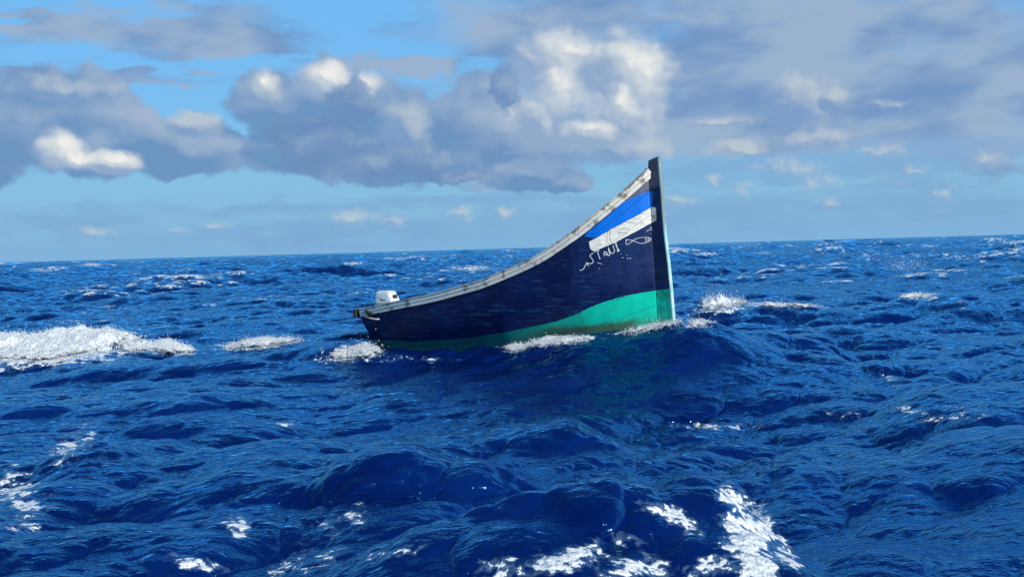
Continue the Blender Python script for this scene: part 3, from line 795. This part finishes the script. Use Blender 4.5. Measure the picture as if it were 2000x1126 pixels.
# foam coverage ------------------------------------------------------
FOAM = [  # px, py, rx, ry, angle deg, strength
 (1440, 985, 48, 30, 40, 1.05), (1465, 1030, 65, 48, 50, 1.1), (1470, 1095, 70, 50, 60, 1.05), (1530, 1080, 70, 18, 55, 1.1), (1310, 1005, 70, 22, 30, .9), (1395, 1105, 55, 24, -20, .95),
 (1100, 1090, 150, 26, -15, .85), (1240, 1105, 70, 30, 0, .8), (980, 1100, 80, 20, -10, .6), (465, 1030, 24, 36, -60, .75), (380, 1098, 60, 14, 10, .85), (600, 1095, 80, 20, -15, .82),
 (640, 1030, 60, 30, -20, .6), (700, 1010, 60, 26, -20, .58), (30, 955, 60, 45, -30, .8), (140, 870, 55, 26, -40, .72), (60, 1000, 60, 30, -40, .74), (560, 826, 18, 8, 0, .8), (1400, 832, 80, 9, 0, .74),
 (1780, 800, 40, 10, 10, .66), (1860, 810, 90, 20, -5, .5), (770, 1075, 60, 20, -10, .6), (1740, 740, 30, 10, 40, .6), (270, 665, 60, 14, 20, .8), (500, 672, 80, 9, -3, .92), (100, 692, 150, 24, -5, 1.25), (20, 690, 90, 22, 0, 1.25),
 (330, 680, 60, 12, 10, .9), (40, 675, 80, 26, 0, .95), (1410, 600, 50, 12, -5, .95), (1500, 593, 70, 5, 0, .85), (1575, 596, 50, 4, 5, .8), (1797, 580, 45, 6, 3, .95), (690, 688, 60, 16, 0, .85), (650, 700, 60, 10, 0, .55),
 (1360, 632, 40, 7, -5, .8), (1040, 668, 60, 12, -10, .95), (1120, 662, 60, 9, -5, .85), (1240, 640, 60, 7, -14, .8), (1300, 630, 30, 6, -10, .95), (920, 523, 50, 6, 0, .85), (690, 514, 24, 3, 0, .9), (180, 516, 22, 3.5, 0, .95), (90, 528, 20, 4, 0, .7), (870, 508, 14, 2, 0, .8),
 (1380, 495, 26, 3, 0, .9), (1490, 494, 20, 2, 0, .8), (1815, 480, 22, 2.5, 0, .8), (1320, 487, 16, 2, 0, .8), (750, 700, 160, 8, 0, .5), (1640, 810, 60, 12, 0, .5), (410, 595, 18, 3, 0, .8), (130, 627, 25, 3, 0, .7), (210, 598, 20, 3, 0, .65), (140, 628, 30, 4, 0, .6), (1770, 517, 60, 14, 0, .5),
]
foam = np.zeros(len(P3))
for fx, fy, rx, ry, an, st in FOAM:
    m = front & (np.abs(pxv-fx) < max(rx, ry)*2) & (np.abs(pyv-fy) < max(rx, ry)*2)
    # angle is positive for patches running down to the right
    ca, sa = math.cos(R(an)), math.sin(R(an)); dx = pxv[m]-fx; dy = pyv[m]-fy
    u = (dx*ca+dy*sa)/rx; v = (-dx*sa+dy*ca)/ry
    foam[m] = np.maximum(foam[m], st*np.exp(-(u*u+v*v)**1.3*.75))
rr_ = np.hypot(x0, y0)
gate = samp(B1, x0*1.7+31, y0*1.7, 1.1, ('h',))[0]; gate = gate/gate.std()
crest = np.clip((J-.34)/.22, 0, 1)*np.clip((gate+.1)/.8, 0, 1)*np.clip((rr_-24)/20, 0, 1)
foam = np.maximum(foam, .95*crest)

m_w, q, b = new_mat('sea water')
geo = q.node('ShaderNodeNewGeometry').outputs['Position']
g2 = q.vm('MULTIPLY', geo, (1, 1, .4))
rot = q.node('ShaderNodeVectorRotate'); rot.rotation_type = 'Z_AXIS'; q.l.new(g2, rot.inputs['Vector']); rot.inputs['Angle'].default_value = -R(20)
gw = q.vm('MULTIPLY', rot.outputs[0], (1.0, 1.9, 1.0))
r1 = q.noise(gw, 6, 3, .55, 0.0); r2 = q.noise(gw, 26, 3, .55, 0.0); r3 = q.noise(gw, .9, 3, .6, .4)
bp1 = q.node('ShaderNodeBump'); bp1.inputs['Strength'].default_value = 1.0; bp1.inputs['Distance'].default_value = 1.0
hsum = q.m('ADD', q.m('MULTIPLY', r1, q.mr(q.vm('LENGTH', geo, out=1), 24.0, 75.0, .027, .062)), q.m('MULTIPLY', r2, .0055)); hsum = q.m('ADD', hsum, q.m('MULTIPLY', r3, .02))
q.put(bp1.inputs['Height'], hsum)
fo = q.attr('foam')
# lacy foam: threshold of stretched, distorted noise
fn = q.noise(q.vm('ADD', geo, q.vm('SCALE', q.vm('SUBTRACT', q.noise(geo, 3, 3, .6, col=True), (.5, .5, .5)), scale=.12)), 5.5, 3.5, .5, .2)
fn2 = q.noise(geo, 20, 3, .5, .2)
fv = q.m('ADD', q.m('MULTIPLY', fn, .62), q.m('MULTIPLY', fn2, .38))
thr = q.mr(fo, 0.25, 1.0, .63, .445)
fm = q.m('MULTIPLY', q.ss(q.m('SUBTRACT', fv, thr), -.006, .022), .96)
fm = q.m('MAXIMUM', fm, q.m('MULTIPLY', q.ss(q.m('SUBTRACT', fv, thr), -.09, .0), .22))
fm = q.m('MULTIPLY', fm, q.ss(fo, .18, .32))
vo = q.node('ShaderNodeTexVoronoi'); vo.inputs['Scale'].default_value = 5.5; q.l.new(geo, vo.inputs['Vector'])
vr = q.sep(vo.outputs['Color'])[0]
fleck = q.m('MULTIPLY', q.m('LESS_THAN', vo.outputs['Distance'], q.m('MULTIPLY', vr, .05)), q.m('GREATER_THAN', q.m('ADD', vr, q.m('MULTIPLY', fo, .25)), .985))
fleck = q.m('MULTIPLY', fleck, q.ss(q.noise(geo, .35, 3, .6), .48, .6))
fm = q.m('MAXIMUM', fm, fleck)
body = q.mix(q.ss(r3, .35, .65), (0.0002, 0.0058, 0.064), (0.0006, 0.0115, 0.098))
body = q.mix(q.m('MULTIPLY', q.ss(fo, .3, 1.0), .35), body, (0.003, 0.03, 0.12))
dif = q.node('ShaderNodeBsdfDiffuse'); q.put(dif.inputs['Color'], body); q.l.new(bp1.outputs[0], dif.inputs['Normal'])
glo = q.node('ShaderNodeBsdfGlossy'); glo.inputs['Color'].default_value = (.31, .74, 1.0, 1); glo.inputs['Roughness'].default_value = .05; q.l.new(bp1.outputs[0], glo.inputs['Normal'])
fre = q.node('ShaderNodeFresnel'); fre.inputs['IOR'].default_value = 1.38; q.l.new(bp1.outputs[0], fre.inputs['Normal'])
wat = q.node('ShaderNodeMixShader'); q.l.new(fre.outputs[0], wat.inputs[0]); q.l.new(dif.outputs[0], wat.inputs[1]); q.l.new(glo.outputs[0], wat.inputs[2])
fb = q.node('ShaderNodeBsdfPrincipled'); q.put(fb.inputs['Base Color'], q.mix(q.ss(fm, .2, .95), (0.20, 0.38, 0.54), q.mix(q.ss(fn2, .32, .62), (0.38, 0.46, 0.52), (0.70, 0.72, 0.73)))); fb.inputs['Roughness'].default_value = .7
bp2 = q.node('ShaderNodeBump'); bp2.inputs['Strength'].default_value = .8; bp2.inputs['Distance'].default_value = .05; q.put(bp2.inputs['Height'], q.m('ADD', fn2, fn)); q.l.new(bp2.outputs[0], fb.inputs['Normal'])
mx = q.node('ShaderNodeMixShader'); q.l.new(fm, mx.inputs[0]); q.l.new(wat.outputs[0], mx.inputs[1]); q.l.new(fb.outputs[0], mx.inputs[2])
q.l.new(mx.outputs[0], q.n['Material Output'].inputs[0])
wf = grid_faces(len(rd), len(azs))
# no water inside the boat
hp = [hull_pt(s, .62, 1, .10)[:2] for s in np.linspace(.03, .93, 30)] + [hull_pt(s, .62, -1, .10)[:2] for s in np.linspace(.93, .03, 30)]
m = (np.abs(X-cx) < 5) & (np.abs(Y-cy) < 5); ins = np.zeros(len(X), bool)
ins[m] = poly_sd(X[m], Y[m], [tuple(p) for p in hp]) > 0
wf = wf[~ins[wf].all(1)]
water = mesh_obj('water', P3, wf, m_w, None, True)
add_attr(water, 'foam', foam); tag(water, kind='structure')

# ------------------------------------------------------------------ breaking crests and splashes: heaps of froth and thrown drops
def froth_mat(name, torn):
    m, q, b = new_mat(name)
    geo = q.node('ShaderNodeNewGeometry').outputs['Position']; n = q.noise(geo, 30, 5, .65); n2_ = q.noise(geo, 9, 5, .6)
    q.put(b.inputs['Base Color'], q.mix(q.ss(n, .35, .6), (.52, .60, .66), (.80, .81, .81))); b.inputs['Roughness'].default_value = .7
    bp = q.node('ShaderNodeBump'); bp.inputs['Strength'].default_value = .9; bp.inputs['Distance'].default_value = .04
    q.put(bp.inputs['Height'], q.m('ADD', n, n2_)); q.l.new(bp.outputs[0], b.inputs['Normal'])
    if torn:
        a = q.ss(q.m('ADD', q.attr('edge'), q.m('MULTIPLY', q.m('SUBTRACT', q.m('ADD', q.m('MULTIPLY', n2_, .7), q.m('MULTIPLY', n, .3)), .5), 3.2)), .30, .85)
        q.put(b.inputs['Alpha'], a)
    return m
m_f = froth_mat('sea froth', True); m_d = froth_mat('spray drops', False)
def ico(sub):
    bm = bmesh.new(); bmesh.ops.create_icosphere(bm, subdivisions=sub, radius=1.0)
    v = np.array([x.co[:] for x in bm.verts]); f = np.array([[x.index for x in p.verts] for p in bm.faces]); bm.free(); return v, f
IV2, IF2 = ico(2); IV1, IF1 = ico(1)
def froth(name, label, cat, poly, lift, nblob, ndrop, rb=(.02, .06), drop_up=.35, drift=(.25, 0)):
    poly = [tuple(map(float, p)) for p in poly]; xs_ = [p[0] for p in poly]; ys_ = [p[1] for p in poly]
    cand = np.nonzero(front & (pxv > min(xs_)) & (pxv < max(xs_)) & (pyv > min(ys_)) & (pyv < max(ys_)+6) & (dep < 90))[0]
    if len(cand) == 0: print('no surface for', label); return
    # one surface point per sighted pixel: the nearest one
    order = cand[np.argsort(dep[cand])]; seen = {}
    for c_ in order:
        key = (int(pxv[c_]//2), int(pyv[c_]//1.5))
        if key not in seen: seen[key] = c_
    cand = np.array(list(seen.values())); sd = poly_sd(pxv[cand], pyv[cand], poly)
    ok = sd > -2; cand, sd = cand[ok], sd[ok]
    if len(cand) == 0: print('empty', label); return
    base = P3[cand]; edge = np.clip((sd+2)/7, .12, 1)
    # lumpy sheet on the water's own grid
    nA = len(azs)
    box = np.nonzero(front & (pxv > min(xs_)-8) & (pxv < max(xs_)+8) & (np.abs(dep-np.median(dep[cand])) < 4) & (pyv > min(ys_)-6) & (pyv < max(ys_)+8))[0]
    sdb = np.full(len(P3), -99.0); sdb[box] = poly_sd(pxv[box], pyv[box], poly)
    inn = sdb > -4; quad = wf[inn[wf].all(1)]
    used = np.unique(quad); mp = np.full(len(P3), -1); mp[used] = np.arange(len(used))
    xx, yy = x0[used], y0[used]
    e_ = np.clip((sdb[used]+4)/14, 0, 1)
    bn = samp(B4, xx*.9+3, yy*.45, .6, ('h',))[0]; bn /= B4['h'].std(); bn2 = samp(B3, xx*3.1, yy*1.5+5, .2, ('h',))[0]/B3['h'].std()
    lum = np.clip(.55+.28*np.abs(bn)+.30*bn2, .05, 1.6)
    pv = P3[used].copy(); pv[:, 2] += lift*e_**.7*lum + .006; pass
    base_ = base.mean(0)
    sv_, sf_ = pv, mp[quad]
    tris = np.vstack([sf_[:, [0, 1, 2]], sf_[:, [0, 2, 3]]])
    # grains: fine froth that roughens the sheet and its rim
    nb_ = int(nblob*3.0); li = rng.choice(len(used), nb_, p=(.15+e_)/(.15+e_).sum())
    r_ = np.exp(rng.uniform(math.log(.004), math.log(rb[1]*.20), nb_))
    C_ = pv[li] + rng.normal(size=(nb_, 3))*np.array([.02, .03, .0]); C_[:, 2] += rng.exponential(.010+lift*.08, nb_)
    C_ = np.where((sdb[used][li] < 0)[:, None], P3[used][li]+np.array([0, 0, .008])+rng.normal(size=(nb_, 3))*np.array([.05, .05, .004]), C_)
    A_ = C_[:, None, :]+IV1[None]*r_[:, None, None]*rng.uniform(.6, 1.6, (nb_, 1, 3)); nV = len(sv_)
    allv = [sv_, A_.reshape(-1, 3)]; allf = [tris, (IF1[None]+(np.arange(nb_)*len(IV1))[:, None, None]+nV).reshape(-1, 3)]; nV += nb_*len(IV1)
    if ndrop:
        nd_ = int(ndrop*.9); hi = np.clip(lum[rng.integers(0, len(used), 4000)], 0, 2); pk = rng.choice(len(used), nd_, p=(e_**2+.02)/(e_**2+.02).sum())
        C_ = pv[pk]+rng.normal(size=(nd_, 3))*np.array([.10, .10, .0]); C_[:, 2] += rng.exponential(drop_up*.28, nd_)*np.clip(lum[pk], .2, 1.5)
        rd_ = np.exp(rng.uniform(math.log(.0025), math.log(.009), nd_))
        A_ = C_[:, None, :]+IV1[None]*rd_[:, None, None]*rng.uniform(.8, 1.7, (nd_, 1, 3)); allv.append(A_.reshape(-1, 3)); allf.append((IF1[None]+(np.arange(nd_)*len(IV1))[:, None, None]+nV).reshape(-1, 3)); nV += nd_*len(IV1)
    vs = np.vstack(allv)
    o = mesh_obj(name, vs-base_, np.vstack(allf), m_f, None, True); o.location = base_; o.data.materials.append(m_d)
    mi = np.zeros(len(o.data.polygons), np.int32); mi[len(tris):] = 1; o.data.polygons.foreach_set('material_index', mi)
    ea = np.ones(len(vs)); ea[:len(sv_)] = e_*1.5; add_attr(o, 'edge', ea)
    tag(o, label, cat, 'whitecaps and splashes', 'stuff' if FROTH_STUFF else None)
FROTH_STUFF = False
froth('breaking_wave', 'large white breaking crest with spray at the left edge', 'breaking wave', [(-40, 655), (20, 652), (60, 655), (100, 646), (150, 640), (215, 643), (250, 653), (280, 668), (235, 672), (195, 684), (150, 692), (110, 703), (60, 708), (40, 702), (-40, 702)], .12, 5200, 900, (.02, .06), .35)
froth('breaking_wave', 'thin trailing froth just right of the large breaking crest', 'breaking wave', [(232, 670), (300, 670), (330, 664), (350, 674), (380, 684), (375, 690), (330, 692), (300, 684), (240, 687)], .12, 1700, 300, (.015, .045), .2)
froth('breaking_wave', 'small low whitecap between the large breaking crest and the boat stern', 'breaking wave', [(437, 678), (480, 670), (520, 664), (590, 664), (540, 674), (500, 680), (450, 682)], .10, 1300, 200, (.015, .04), .15)
froth('splash', 'pale bluish splash against the boat stern', 'splash', [(655, 690), (690, 678), (712, 672), (735, 682), (745, 690), (720, 697), (690, 700), (640, 701)], .07, 700, 220, (.015, .045), .2)
froth('splash', 'white froth under the boat bow stem', 'splash', [(1215, 650), (1250, 638), (1285, 632), (1310, 630), (1328, 622), (1330, 630), (1300, 640), (1240, 652)], .05, 900, 160, (.01, .03), .15)
froth('splash', 'foam roll along the green bottom amidships', 'splash', [(980, 680), (1010, 670), (1050, 660), (1085, 652), (1090, 658), (1150, 656), (1155, 663), (1100, 672), (1050, 678), (1010, 686), (985, 684)], .035, 900, 160, (.012, .038), .10)
froth('splash', 'burst of spray right of the bow', 'splash', [(1368, 588), (1385, 580), (1420, 586), (1460, 592), (1440, 598), (1410, 603), (1375, 608)], .16, 1500, 900, (.012, .04), .55)
froth('breaking_wave', 'thin broken line of froth right of the bow spray', 'breaking wave', [(1480, 596), (1500, 590), (1540, 594), (1575, 592), (1620, 598), (1570, 600), (1500, 600)], .06, 420, 90, (.012, .03), .12)
froth('splash', 'small froth patch on the wave just ahead of the stem', 'splash', [(1344, 632), (1360, 627), (1382, 630), (1375, 637), (1350, 638)], .05, 260, 60, (.01, .03), .1)
froth('breaking_wave', 'narrow whitecap at the far right beyond the boat', 'breaking wave', [(1752, 580), (1780, 575), (1840, 579), (1820, 585), (1770, 584)], .10, 520, 60, (.02, .045), .12)
